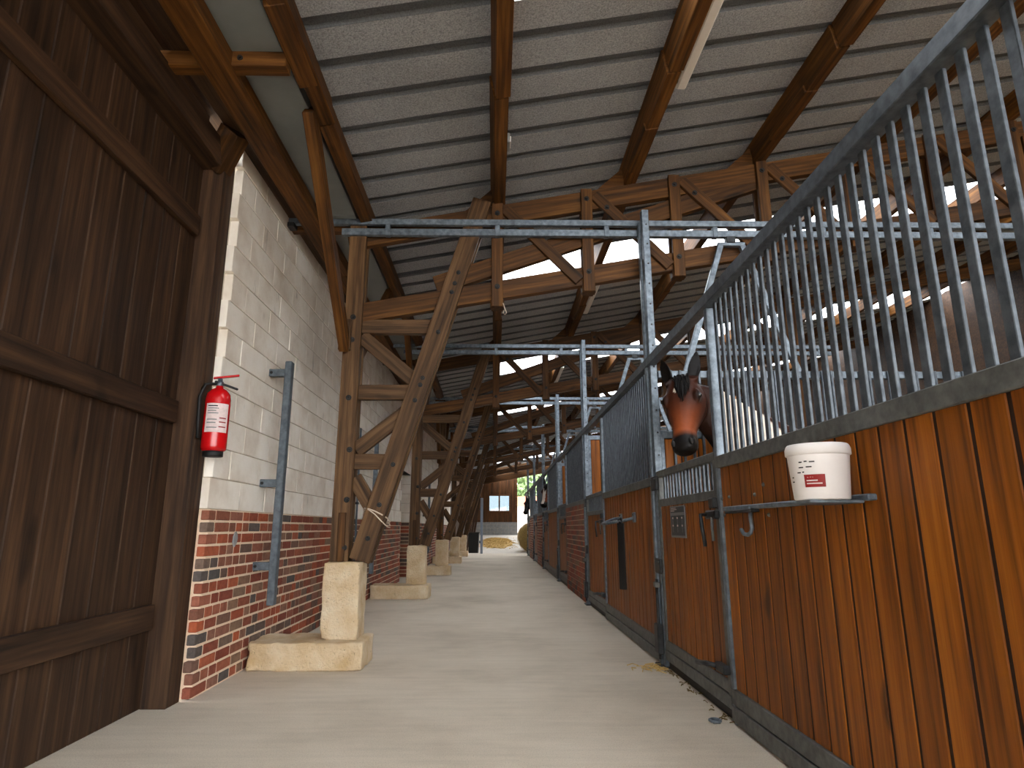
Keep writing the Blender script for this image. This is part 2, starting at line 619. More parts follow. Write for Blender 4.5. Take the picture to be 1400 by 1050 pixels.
for b in range(-3, 8):
    y = S0 + b * BAY
    lay = [('sky', 0, 3), ('s', 1, 3), ('s', 2, 3), ('s', 3, 3), ('s', 4, 2)]
    for k, o, n in lay:
        yy = y + o
        if yy + n * .3333 < YA + .1 or yy > YB:
            continue
        if k == 'sky':
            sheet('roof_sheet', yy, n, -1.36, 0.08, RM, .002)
            sheet('skylight_sheet', yy, n, 0.05, 9.3, SM)
        else:
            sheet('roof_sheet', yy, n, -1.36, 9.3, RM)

# purlins
PL = ['beside the gutter', 'over the aisle centre, carrying the small junction box', 'carrying the near light batten', 'over the stall fronts',
      'over the stalls, second beyond the fronts', 'over the back wall of the stalls', 'first beyond the stall back wall', 'second beyond the stall back wall', 'nearest the outer wall']
for i, px in enumerate(PURX):
    pu = thing('roof_purlin', 'long stained timber roof purlin ' + PL[i], 'beam', (px, 0, zpur(px)), 'roof purlins')
    zc = zpur(px) + .1
    up = Vector((-SL, 0, 1)).normalized()
    ys = [YA] + [s + 0.0 for s in (-.95, 3.72, 8.38, 13.05, 17.72, 22.38, 27.05, 31.7)] + [YB]
    for j, (a, b) in enumerate(zip(ys, ys[1:])):
        off = .006 * (1 if j % 2 else -1)
        beam('beam_length', pu, (px + off, a + .006, zc), (px + off, b - .006, zc), .10, .20, 'purlin', (1, 0, SL))
        jy = {0: -1.0, 2: .62, 3: .45}.get(i)
        if jy is not None and 0 < j < 7:
            beam('joint_block', pu, (px, b + jy + .0, zc - .075), (px, b + jy + .62, zc - .075), .112, .062, 'purlin', (1, 0, SL))

# ------------------------------------------------------------------ left eaves: gutter, wall beam, ties
gu = thing('box_gutter', 'wide flat grey sheet metal gutter above the left wall', 'gutter', (-1.34, 10, 3.66))
for a in range(-7, 36, 3):
    bm = bmesh.new()
    add_box(bm, (-1.66, a, 3.643), (-1.215, a + 3.02, 3.648))
    add_box(bm, (-1.218, a, 3.643), (-1.212, a + 3.02, 3.76))
    add_box(bm, (-1.49, a, 3.638), (-1.215, a + .04, 3.643))
    link('gutter_length', mesh_from(bm, M['gutter']), gu, Matrix())
wp = thing('wall_beam', 'pale brown timber beam running along the top of the left wall', 'beam', (-1.58, 10, 3.53))
for a, b in ((YA, 1.2), (1.2, 6.1), (6.1, 11.0), (11.0, 16), (16, 21), (21, 26.3)):
    beam('beam_length', wp, (-1.58, a + .004, 3.585), (-1.58, b - .004, 3.585), .17, .11, 'purlin', (1, 0, 0))
sf = thing('eaves_board', 'dark board closing the gap above the block wall', 'board', (-1.74, 10, 3.7))
beam('board', sf, (-1.715, YA, 3.662), (-1.715, 26.3, 3.662), .24, .02, 'olddoor', (1, 0, 0))
for i, y in enumerate([3.13] + TY):
    t = thing('eaves_tie', ('short brown tie beam under the gutter nearest the viewer' if i == 0 else
              'short timber tie across the gutter at the %s truss' % ['first', 'second', 'third', 'fourth', 'fifth'][i - 1]), 'beam', (-1.5, y, 3.6), 'eaves ties')
    zt = 3.60 if i == 0 else 3.62
    beam('tie_beam', t, (-1.93, y, zt), (-1.19, y, zt), .09, .095, 'purlin')
    bolt(t, (-1.45, y - .045, zt), (0, -1, 0), .013)

# ------------------------------------------------------------------ trusses
ORD = ['nearest', 'second', 'third', 'fourth', 'farthest']
def rough_block(name, parent, c0, c1, mat, seed, amp=0.006, step=0.05, chips=()):
    c0, c1 = Vector(c0), Vector(c1)
    d = c1 - c0
    bm = bmesh.new()
    bmesh.ops.create_cube(bm, size=1)
    bmesh.ops.scale(bm, vec=d, verts=bm.verts)
    bmesh.ops.bevel(bm, geom=list(bm.edges), offset=.012, segments=2, affect='EDGES', profile=.6)
    for ax in range(3):
        n = max(2, int(d[ax] / step))
        for i in range(1, n):
            co = Vector((0, 0, 0)); co[ax] = -d[ax] / 2 + d[ax] * i / n
            no = Vector((0, 0, 0)); no[ax] = 1
            bmesh.ops.bisect_plane(bm, geom=list(bm.verts) + list(bm.edges) + list(bm.faces), plane_co=co, plane_no=no)
    for v in bm.verts:
        p = v.co * 9 + Vector((seed * 3.1, seed, 0))
        q = noise.noise_vector(p) * amp + noise.noise_vector(p * 3) * amp * .5
        for cpos, rad in chips:
            dd = (v.co + (c0 + c1) / 2 - Vector(cpos)).length
            if dd < rad:
                q -= (v.co).normalized() * (rad - dd) * .35 * (0.6 + abs(noise.noise(p * 4)) * 2)
        v.co += q
        if v.co.z < -d.z / 2 + .002: v.co.z = -d.z / 2
    o = link(name, mesh_from(bm, M[mat]), parent, Matrix.Translation((c0 + c1) / 2), True)
    return o

for i, y in enumerate(TY):
    pl = thing('concrete_plinth', 'cream painted concrete plinth on a wide footing under the %s truss' % ORD[i], 'plinth', (-1.3, y, 0), 'plinths along the left wall')
    ch = [((-1.72, y - .34, .06), .12), ((-1.78, y - .33, .15), .09)] if i == 0 else []
    rough_block('footing', pl, (-1.79, y - .34, 0), (-.95, y + .10, .19), 'plinth', i + 1, .009, .035, ch)
    rough_block('pedestal', pl, (-1.295, y - .21, .188), (-1.02, y + .08, .745), 'plinth', i + 9, .008, .035, [((-1.295, y - .21, .19), .06)])

def truss(i, y):
    t = thing('timber_truss', 'bolted timber roof truss with raking strut, on the %s plinth' % ORD[i], 'truss', (-1.15, y, .74), 'timber trusses')
    F, B, C = y - .07, y + .05, y - .01       # front planks, back planks, centre chords
    P = 'post'
    q = lambda x, z, yy: (x, yy, z)
    # post: twin planks and a packing piece
    for yy in (F, B):
        beam('post_plank', t, q(-1.215, .745, yy), q(-1.20, 3.70, yy), .05, .145, P)
        beam('strut_plank', t, q(-1.055, .75, yy), q(-.115, 3.86, yy), .05, .165, P)
    beam('post_core', t, q(-1.21, .75, C), q(-1.20, 2.7, C), .07, .12, P)
    beam('packing_block', t, q(-1.26, 2.45, F - .045), q(-1.26, 2.72, F - .045), .04, .10, P)
    beam('packing_block', t, q(-1.20, .745, F - .03), q(-1.20, 1.12, F - .03), .02, .06, 'truss')
    # centre chords
    tc = lambda x: zpur(x) - .095
    beam('top_chord', t, q(-1.30, tc(-1.30), C), q(4.2, tc(4.2), C), .07, .185, 'truss')
    beam('top_chord', t, q(4.2, tc(4.2), C), q(9.1, tc(9.1), C), .07, .185, 'truss')
    bc = lambda x: 2.82 + .18 * (x + 1.09)
    beam('bottom_chord', t, q(-1.20, bc(-1.20), C), q(2.22, bc(2.22), C), .07, .17, 'truss')
    beam('bottom_chord', t, q(2.23, bc(2.23), C), q(5.0, bc(5.0), C), .07, .17, 'truss')
    mc = lambda x: 3.09 + .355 * (x + .45)
    beam('arch_chord', t, q(-.52, mc(-.52), C + .002), q(2.45, mc(2.45), C + .002), .068, .165, 'truss')
    # horizontals and diagonals between post and strut
    sx = lambda z: -1.055 + (z - .75) * .302
    for z in (2.685, 2.11, 1.53):
        beam('rung', t, q(-1.15, z, C), q(sx(z) + .03, z, C), .066, .125, P)
    for (x0, z0, x1, z1) in ((-1.14, 2.60, sx(2.17) + .0, 2.17), (sx(1.98), 1.99, -1.14, 1.62), (-1.14, 1.40, sx(1.10), 1.10)):
        beam('diagonal', t, q(x0, z0, C + .002), q(x1, z1, C + .002), .06, .12, P)
    # verticals and web diagonals
    vx = [0.02, .82, 1.62, 2.43, 3.23, 4.03, 4.83]
    for k, x in enumerate(vx):
        top = tc(x) + .10
        bot = bc(x) - .16
        for yy, nm in ((F + .01, 'web_post'), (B - .01, 'web_post')):
            beam(nm, t, q(x, bot, yy), q(x, top, yy), .04, .10, 'truss')
        beam('packing_block', t, q(x, bot - .0, C), q(x, bot + .07, C), .07, .12, 'truss')
        bolt(t, q(x, tc(x), F - .01), (0, -1, 0))
        bolt(t, q(x, bc(x) + .02, F - .01), (0, -1, 0))
        if k < len(vx) - 1:
            x2 = vx[k + 1]
            beam('web_diagonal', t, q(x + .07, tc(x) + .05, F + .012), q(x2 - .08, bc(x2) - .06, F + .012), .036, .10, 'truss')
            bolt(t, q(x + .18, tc(x) - .08, F - .006), (0, -1, 0))
    beam('right_post', t, q(4.98, 0, C), q(4.98, tc(4.98) - .09, C), .14, .16, 'truss')
    # triangular cleats holding the purlins
    for px in PURX[1:6]:
        bm = bmesh.new()
        zt = zpur(px)
        pts = [(px - .05, zt + .17), (px - .05, zt - .01), (px - .30, zt - .06)]
        a = [bm.verts.new((u, C - .03, w)) for u, w in pts]
        b = [bm.verts.new((u, C + .03, w)) for u, w in pts]
        bm.faces.new(a); bm.faces.new(list(reversed(b)))
        for m in range(3):
            bm.faces.new((a[m], b[m], b[(m + 1) % 3], a[(m + 1) % 3]))
        bmesh.ops.recalc_face_normals(bm, faces=bm.faces)
        link('purlin_cleat', mesh_from(bm, M['truss']), t, Matrix())
    # bolts on post and strut
    for z in (.85, 1.22, 1.62, 2.05, 2.55, 2.75):
        bolt(t, q(-1.205 + (.03 if z < 2 else 0), z, F - .025), (0, -1, 0))
    for z in (.92, 1.18, 1.50, 1.55 + .48, 2.16, 2.22, 2.62, 2.98, 3.06, 3.16):
        bolt(t, q(sx(z) + .01, z, F - .025), (0, -1, 0), .015)
    # braces along the building to the eaves purlin
    for s in (-1, 1):
        beam('knee_brace', t, (-1.255 if s < 0 else -1.20, y + s * .12, 2.47), (-1.20, y + s * 1.62, zpur(-1.14) + .02), .075, .12, 'purlin', (1, 0, 0))
        beam('purlin_brace', t, (.03, y + s * .05, tc(.03) - .35), (.03, y + s * .05, tc(.03) - .34), .05, .05, 'truss') if False else None
for i, y in enumerate(TY):
    truss(i, y)

# ------------------------------------------------------------------ steel: posts, cross rails, top rail
SO = ['nearest', 'second', 'third', 'fourth', 'fifth', 'sixth and last']
for k, y in enumerate(PK):
    p = thing('stall_post', 'tall galvanised steel stall post, %s along the aisle' % SO[k], 'post', (FX, y, 0), 'tall stall posts')
    box('post_channel', p, (FX - .03, y - .065, 0), (FX + .03, y + .0, 3.68), 'galv', .005)
    box('post_channel', p, (FX - .045, y + .012, 0), (FX + .03, y + .065, 3.60), 'galv', .005)
    box('base_plate', p, (FX - .07, y - .10, 0), (FX + .06, y + .10, .012), 'dark')
    for z in [.3 + .18 * j for j in range(19)]:
        bolt(p, (FX + .005, y - .065, z), (0, -1, 0), .006, 'dark')
    box('foot_block', p, (FX - .075, y - .055, .09), (FX - .03, y + .055, .30), 'dark', .008)
    tube('drop_bolt', p, [(FX - .05, y, .05), (FX - .05, y, .62)], .012, 'dark')
    box('bolt_guide', p, (FX - .07, y - .03, .56), (FX - .03, y + .03, .60), 'frame')
    r = thing('cross_rail', 'pair of galvanised rails crossing the aisle above, %s from the viewer' % SO[k], 'rail', (0, y + .1, 3.5), 'overhead cross rails')
    yr = y + .098
    beam('upper_rail', r, (WX, yr, 3.622), (5.0, yr, 3.622), .05, .055, 'galv')
    beam('lower_rail', r, (-1.34, yr, 3.526), (5.0, yr, 3.526), .05, .062, 'galv')
    x = -.94
    while x < 5:
        box('rail_sleeve', r, (x - .022, yr - .029, 3.491), (x + .022, yr + .029, 3.592), 'galv')
        x += .96
    box('wall_bracket', r, (WX - .01, yr - .05, 3.56), (WX + .06, yr + .05, 3.60), 'dark')
tr = thing('top_rail', 'long galvanised rail along the tops of the stall fronts', 'rail', (FX, 10, 2.29))
for a, b in zip([1.2] + PK, PK + [26.3]):
    beam('rail_length', tr, (FX - .015, a, 2.325), (FX - .015, b - .003, 2.325), .07, .07, 'bar', (1, 0, 0))

# ------------------------------------------------------------------ stall fronts
def ladder_bars(parent, y0, y1, z0, z1, step=.079, w=.034, th=.013, mat='bar', x=FX, name='bar'):
    n = max(1, int(round((y1 - y0) / step)))
    for j in range(1, n):
        y = y0 + (y1 - y0) * j / n
        box(name, parent, (x - th / 2, y - w / 2, z0), (x + th / 2, y + w / 2, z1), mat, .002)

def planks(parent, y0, y1, z0, z1, w=.133, x=FX, mat='plank', th=.03):
    n = max(1, int(round((y1 - y0) / w)))
    w = (y1 - y0) / n
    box('gap_shade_board', parent, (x - th / 2 + .0035, y0, z0), (x + th / 2 - .0035, y1, z1), 'groove', 0)  # dark board behind the planks, painted shade for their gaps
    for j in range(n):
        y = y0 + w * (j + .5)
        beam('plank', parent, (x + random.uniform(-.0015, .0015), y, z0), (x, y, z1), w - .015, th, mat, (0, 1, 0), .003)

def brick_fill(parent, y0, y1, z0, z1, x=FX):
    box('mortar', parent, (x - .02, y0, z0), (x + .07, y1, z1), 'mortar', 0)
    bx = []
    r = 0
    z = z0
    while z < z1 - .03:
        y = y0 - (.11 if r % 2 else 0)
        while y < y1:
            a, b = max(y, y0), min(y + .21, y1)
            if b - a > .03:
                bx.append(((x - .032, a, z + .006), (x + .0, b, min(z + .0685, z1))))
            y += .222
        z += .0745
        r += 1
    join_boxes('brickwork', parent, bx, 'brick', 'stuff')

DW = 1.40
P0 = [1.2] + PK[:-1]
FILL = ['plank', 'plank', 'brick', 'plank', 'brick', 'brick']
PLAB = ['plank panel with barred top, nearest the viewer, carrying the white bucket', 'plank panel with barred top and a hanging black strap',
        'red brick panel with barred top, nearest of its kind', 'plank panel with barred top beyond the first brick panel', 'brick panel with barred top, second of its kind',
        'brick panel with barred top at the far end by the hay bale']
DLAB = ['plank stall door with the bay horse looking over it', 'plank stall door with open top next to the nearest brick panel', 'plank stall door just beyond the nearest brick panel',
        'plank stall door under the white-faced horse', 'plank stall door fifth along the aisle', 'plank stall door under the black horse at the far end']
for k in range(6):
    a, b = P0[k] + (.0 if k == 0 else .075), PK[k] - DW
    p = thing('stall_screen', 'stall front: ' + PLAB[k], 'stall panel', (FX, (a + b) / 2, 0), 'stall front panels')
    if FILL[k] == 'plank':
        planks(p, a + .04, b - .04, .17, 1.335)
        box('bottom_rail', p, (FX - .03, a, .095), (FX + .03, b, .175), 'frame')
        box('bottom_rail', p, (FX - .035, a, .012), (FX + .03, b, .090), 'frame')
    else:
        brick_fill(p, a + .04, b - .04, 0, 1.335)
    box('mid_rail', p, (FX - .03, a, 1.33), (FX + .03, b, 1.40), 'frame')
    for yy in (a + .02, b - .02):
        box('jamb', p, (FX - .028, yy - .022, .0), (FX + .028, yy + .022, 2.288), 'galv')
    ladder_bars(p, a + .04, b - .04, 1.395, 2.292)
    # door
    a, b = PK[k] - DW + .012, PK[k] - .075
    d = thing('stall_gate', DLAB[k], 'door', (FX, (a + b) / 2, 0), 'stall doors')
    for yy in (a + .022, b - .022):
        box('stile', d, (FX - .025, yy - .022, .06), (FX + .025, yy + .022, 1.425), 'frame')
    box('bottom_rail', d, (FX - .025, a, .135), (FX + .025, b, .20), 'frame')
    box('door_gap_shade', d, (FX - .005, a, 0), (FX + .02, b, .062), 'black', 0)  # black strip added to paint the shade in the gap under the door
    box('kick_rail', d, (FX - .03, a, .06), (FX + .025, b, .13), 'frame')
    planks(d, a + .044, b - .044, .20, 1.165, .112)
    box('mid_rail', d, (FX - .025, a + .03, 1.16), (FX + .025, b - .03, 1.215), 'frame')
    ladder_bars(d, a + .05, b - .05, 1.21, 1.385, .074, .028)
    box('top_rail', d, (FX - .027, a, 1.38), (FX + .027, b, 1.43), 'frame')
    for z in (.72, 1.34):
        h = box('hinge', d, (FX - .05, b - .04, z - .055), (FX - .025, b + .10, z + .055), 'dark', .006)
        for dy in (-.02, .08):
            bolt(h, (FX - .05, b + dy, z + .03), (-1, 0, 0), .006, 'frame')
    l = box('latch', d, (FX - .06, a - .035, 1.05), (FX - .025, a + .13, 1.10), 'dark', .008)
    tube('latch_handle', l, [(FX - .065, a + .10, 1.075), (FX - .10, a + .08, 1.075), (FX - .105, a + .05, 1.0), (FX - .10, a + .03, .90)], .011, 'dark')
    tube('latch_chain', l, [(FX - .055, a + .02, 1.06), (FX - .06, a + .015, 1.0), (FX - .055, a + .02, .93)], .009, 'frame')
    box('latch_keep', d, (FX - .055, a - .005, 1.11), (FX - .025, a + .07, 1.17), 'dark', .006)
    f = box('foot_latch', d, (FX - .065, a - .02, .235), (FX - .025, a + .12, .28), 'dark', .006)
    tube('foot_lever', f, [(FX - .06, a + .10, .26), (FX - .10, a + .14, .265), (FX - .12, a + .26, .25)], .014, 'dark')

# partitions between stalls
for k in range(5):
    y = PK[k] + .02
    p = thing('stall_partition', 'boarded partition between stalls behind the %s tall post' % SO[k], 'partition', (3.1, y, 0), 'stall partitions')
    full = k in (1, 2)
    zt = 2.22 if full else 1.70
    n = 26
    w = 3.52 / n
    box('gap_shade_board', p, (1.36, y - .013, .02), (4.88, y + .013, zt), 'groove', 0)  # same painted shade behind the partition planks
    for j in range(n):
        beam('plank', p, (1.36 + w * (j + .5), y, .02), (1.36 + w * (j + .5), y, zt), w - .012, .035, 'plank', (1, 0, 0), .004)
    box('cap_rail', p, (1.34, y - .03, zt), (4.9, y + .03, zt + .06), 'galv')
    if not full:
        box('upper_rail', p, (1.34, y - .03, 2.20), (4.9, y + .03, 2.26), 'galv')
        for j in range(1, 45):
            x = 1.36 + j * .078
            box('bar', p, (x - .010, y - .052, 1.20), (x + .010, y - .032, 2.26), 'bar', .003)
    box('end_channel', p, (1.325, y - .03, 0), (1.36, y + .03, zt + .06), 'galv')
    a = thing('rail_support', 'galvanised trapezoid bracket holding up the %s cross rail above the partition' % SO[k], 'bracket', (2.07, y + .05, 2.26), 'rail supports')
    yb = y + .075
    beam('leg', a, (1.60, yb, 2.26), (1.98, yb, 3.42), .04, .05, 'galv')
    beam('leg', a, (2.56, yb, 2.26), (2.17, yb, 3.42), .04, .05, 'galv')
    beam('cross_piece', a, (1.955, yb, 3.43), (2.195, yb, 3.43), .04, .035, 'galv')
    box('rail_clip', a, (2.03, yb - .03, 3.44), (2.11, yb + .03, 3.50), 'dark')

# back wall of the stalls and outer wall
wbk = struct('wall_back', 'brown boarded wall closing the backs of the stalls')
join_boxes('wall_panel', wbk, [((5.06, 1.0, 0), (5.20, END, 2.35))], 'endwood')
wo = struct('wall_right', 'dark boarded outer wall far to the right')
join_boxes('wall_panel', wo, [((9.3, YA, 0), (9.5, YB, 5.80))], 'olddoor')

# ------------------------------------------------------------------ things on the stall fronts
rk = thing('bucket_shelf', 'narrow steel shelf bar with a hook, on the nearest plank panel', 'rack', (1.22, 2.8, 1.1))
box('bar', rk, (1.240, 2.10, 1.090), (1.272, 3.47, 1.112), 'galv')
box('shelf_plate', rk, (1.06, 2.13, 1.082), (1.245, 2.34, 1.094), 'galv')
bm = bmesh.new()
add_tube(bm, [(1.245, 3.10, 1.10), (1.238, 3.09, 1.05), (1.235, 3.075, 1.00), (1.230, 3.08, .978), (1.222, 3.10, .968), (1.214, 3.13, .973), (1.210, 3.15, .995)], .010)
bmesh.ops.recalc_face_normals(bm, faces=bm.faces)
link('hook', mesh_from(bm, M['galv']), rk, Matrix(), True)
box('brace', rk, (1.225, 3.05, 1.075), (1.27, 3.40, 1.092), 'dark')
for (y, z) in ((3.55, 1.16), (3.44, 1.165), (3.10, 1.16), (2.99, 1.20), (2.96, 1.06), (3.53, 1.07)):
    bolt(rk, (FX - .016, y, z), (-1, 0, 0), .008, 'frame')
bk = thing('feed_bucket', 'white lidded plastic bucket with a red label, on the shelf bar', 'bucket', (1.12, 2.28, 1.118))
BXY = (1.138, 2.20)
lathe('body', bk, (*BXY, 1.094), [(.084, 0), (.089, .004), (.100, .152), (.101, .158)], 'white_plastic', 32)
lathe('lid', bk, (*BXY, 1.246), [(.101, 0), (.106, .003), (.106, .022), (.102, .033), (.098, .039), (.095, .034), (.02, .034)], 'white_plastic', 32)
def wrap(name, parent, c, r0, r1, z0, z1, a0, a1, mat, n=8):
    bm = bmesh.new()
    lo, hi = [], []
    for i in range(n + 1):
        a = R(a0 + (a1 - a0) * i / n)
        lo.append(bm.verts.new((c[0] + r0 * math.cos(a), c[1] + r0 * math.sin(a), z0)))
        hi.append(bm.verts.new((c[0] + r1 * math.cos(a), c[1] + r1 * math.sin(a), z1)))
    for i in range(n):
        bm.faces.new((lo[i], lo[i + 1], hi[i + 1], hi[i]))
    bmesh.ops.recalc_face_normals(bm, faces=bm.faces)
    return link(name, mesh_from(bm, M[mat]), parent, Matrix(), True)
wrap('label', bk, BXY, .0950, .0985, 1.135, 1.177, 213, 252, 'red_label')
for j in range(3):
    wrap('label_print', bk, BXY, .0962 + j * .0006, .0966 + j * .0006, 1.145 + j * .010, 1.149 + j * .010, 217, 246 - j * 8, 'paper', 4)
for j, (a0, a1, z) in enumerate(((205, 212, 1.250), (216, 222, 1.252), (226, 236, 1.250), (204, 214, 1.232), (219, 230, 1.233), (200, 208, 1.215), (211, 215, 1.216), (184, 189, 1.20), (184, 190, 1.185))):
    wrap('handwriting', bk, BXY, .1003, .1006, z - .032, z - .028, a0, a1, 'black', 2)

sg = thing('door_notice', 'small dark printed notice board screwed to the door below the horse', 'sign', (FX - .02, 4.43, 1.03))
sx0 = FX - .022
box('plate', sg, (sx0, 4.26, .935), (sx0 + .006, 4.61, 1.150), 'signgrey', .002)
box('panel_print', sg, (sx0 - .0015, 4.275, .95), (sx0 + .002, 4.595, 1.085), 'sign', 0)
box('title_band', sg, (sx0 - .0015, 4.275, 1.105), (sx0 + .002, 4.595, 1.143), 'sign', 0)
for j, (a, b) in enumerate(((4.46, 4.58), (4.44, 4.585), (4.50, 4.585))):
    box('title_line', sg, (sx0 - .0025, a, 1.134 - j * .010), (sx0 + .002, b, 1.138 - j * .010), 'paper', 0)
for r_ in range(2):
    for c_ in range(3):
        y = 4.325 + .11 * c_
        z = 1.068 - r_ * .052
        box('picture_dot', sg, (sx0 - .0025, y - .012, z - .006), (sx0 + .002, y + .012, z + .006), 'paper', 0)
        box('picture_line', sg, (sx0 - .0022, y - .003, z - .045), (sx0 + .002, y + .003, z - .010), 'signgrey', 0)

br = thing('bridle_bracket', 'bent steel bracket loop sticking out of the second plank panel', 'bracket', (1.27, 5.9, 1.06))
tube('loop', br, [(1.275, 6.42, 1.10), (1.20, 6.40, 1.09), (1.10, 6.36, 1.055), (1.055, 6.26, 1.04), (1.06, 6.12, 1.04), (1.12, 5.98, 1.055), (1.20, 5.88, 1.07), (1.275, 5.84, 1.09)], .014, 'galv')
for y in (5.82, 6.43):
    box('mounting_plate', br, (1.262, y - .05, 1.05), (1.275, y + .05, 1.14), 'galv')
    bolt(br, (1.262, y, 1.12), (-1, 0, 0), .01)
st = thing('black_strap', 'flat black strap hanging from the bracket loop', 'strap', (1.17, 5.93, .5))
beam('band', st, (1.165, 5.925, .46), (1.165, 5.925, 1.045), .075, .012, 'black', (.7, -.7, 0))
tube('wrap', st, [(1.165, 5.925 + .0, 1.04), (1.15, 5.94, 1.075), (1.165, 5.915, 1.085), (1.18, 5.90, 1.06)], .012, 'black')
beam('strap_tail', st, (1.178, 5.913, .50), (1.18, 5.915, 1.03), .03, .01, 'dark', (.7, -.7, 0))

# ------------------------------------------------------------------ things on the left wall
for i, (y, z0, z1) in enumerate(((4.95, .44, 2.31), (8.85, .40, 2.36), (16.3, .40, 2.3))):
    p = thing('wall_guard_rail', ['grey steel channel standing off the wall on three brackets, nearest', 'grey steel channel on brackets behind the first truss post', 'grey steel channel on brackets behind the second truss post'][i], 'rail', (-1.66, y, z0), 'wall mounted steel channels')
    box('channel', p, (-1.685, y - .035, z0), (-1.63, y + .035, z1), 'pole', .006)
    for f in (.05, .52, .85):
        z = z1 - (z1 - z0) * f
        box('bracket', p, (WX, y - .03, z - .03), (-1.68, y + .02, z + .03), 'pole')
        bolt(p, (WX + .02, y - .03, z), (0, -1, 0), .009)
cd = thing('wall_conduit', 'thin grey conduit pipe on the wall behind the first truss', 'pipe', (-1.78, 8.3, 1))
tube('pipe', cd, [(-1.785, 8.35, .30), (-1.785, 8.35, 2.30)], .014, 'pole')
for z in (.6, 1.3, 2.0):
    box('clip', cd, (WX, 8.32, z), (-1.765, 8.38, z + .03), 'dark')

fe = thing('fire_extinguisher', 'red fire extinguisher hanging at the end of the block wall', 'fire extinguisher', (-1.745, 3.92, 1.42))
EX = (-1.745, 3.92)
lathe('cylinder', fe, (*EX, 1.46), [(.055, 0), (.073, .012), (.075, .03), (.075, .33), (.068, .365), (.045, .392), (.022, .405), (.02, .42)], 'red_paint', 28)
lathe('base_ring', fe, (*EX, 1.43), [(.058, 0), (.060, .002), (.060, .035), (.055, .036)], 'black', 24)
lathe('valve', fe, (*EX, 1.875), [(.018, 0), (.022, .004), (.022, .03), (.014, .034), (.014, .05)], 'galv', 16)
beam('squeeze_handle', fe, (-1.78, 3.90, 1.925), (-1.645, 3.965, 1.958), .022, .012, 'red_paint')
beam('carry_handle', fe, (-1.77, 3.90, 1.905), (-1.645, 3.965, 1.865), .024, .014, 'black')
tube('hose', fe, [(-1.76, 3.91, 1.89), (-1.81, 3.87, 1.88), (-1.835, 3.86, 1.80), (-1.83, 3.865, 1.62), (-1.825, 3.87, 1.54)], .011, 'black')
wrap('label', fe, EX, .0756, .0756, 1.575, 1.755, 240, 350, 'paper', 14)
for j, (a0, a1, z, m) in enumerate([(250, 295, 1.735, 'black'), (250, 300, 1.72, 'signgrey'), (250, 290, 1.705, 'signgrey'), (250, 300, 1.69, 'signgrey'), (306, 340, 1.66, 'red_label'),
                                    (306, 340, 1.635, 'red_label'), (250, 296, 1.65, 'signgrey'), (250, 292, 1.63, 'signgrey'), (306, 340, 1.605, 'red_label'), (250, 298, 1.60, 'signgrey')]):
    wrap('label_print', fe, EX, .0760, .0760, z, z + .007, a0, a1, m, 4)

rp = thing('rope_loop', 'pale rope looped round the strut of the nearest truss', 'rope', (-.93, 5.1, 1.1))
ring_pts = []
for j in range(13):
    a = 2 * math.pi * j / 12
    ring_pts.append((-.945 + .108 * math.cos(a), 5.19 + .100 * math.sin(a), 1.10 - .045 * math.cos(a) - .03 * math.sin(a)))
tube('loop', rp, ring_pts, .006, 'rope', 6)
tube('second_turn', rp, [(x, y, z - .035 + .03 * math.sin(j)) for j, (x, y, z) in enumerate(ring_pts)], .005, 'rope', 6)

# ------------------------------------------------------------------ lights on the purlins, junction box
for i, (px, y0, lab) in enumerate(((1.335, 2.42, 'nearest, beside the third purlin'), (1.335, 7.3, 'under the first translucent strip'), (1.335, 12.0, 'under the second translucent strip'), (3.72, 7.3, 'beyond the stall fronts'))):
    z = zpur(px) + .02
    l = thing('light_batten', 'white fluorescent light batten, ' + lab, 'lamp', (px, y0, z), 'light battens')
    box('housing', l, (px - .045, y0, z + .03), (px + .045, y0 + 1.55, z + .085), 'lamp_white', .01)
    box('diffuser', l, (px - .038, y0 + .03, z - .01), (px + .038, y0 + 1.52, z + .035), 'lamp_white', .016)
    for yy in (y0 + .1, y0 + .78, y0 + 1.45):
        box('clip', l, (px - .055, yy - .015, z + .0), (px - .035, yy + .015, z + .05), 'frame')
jb = thing('junction_box', 'small grey junction box on the side of the aisle purlin', 'junction box', (.09, 4.3, 3.85))
box('case', jb, (.083, 4.22, 3.845), (.112, 4.36, 3.925), 'signgrey', .008)
box('cover', jb, (.108, 4.245, 3.86), (.118, 4.335, 3.91), 'lamp_white', .004)
tube('cable', jb, [(.09, 4.3, 3.92), (.088, 4.3, 4.0), (.088, 4.6, 4.01)], .006, 'lamp_white', 6)
sr = thing('string_loop', 'short white string knotted under the first truss at the aisle purlin', 'string', (.05, 5.15, 2.86))
tube('string', sr, [(.07, 5.10, 2.88), (.085, 5.10, 2.83), (.10, 5.09, 2.79), (.085, 5.09, 2.77), (.07, 5.09, 2.79), (.08, 5.09, 2.81)], .0035, 'rope', 5)

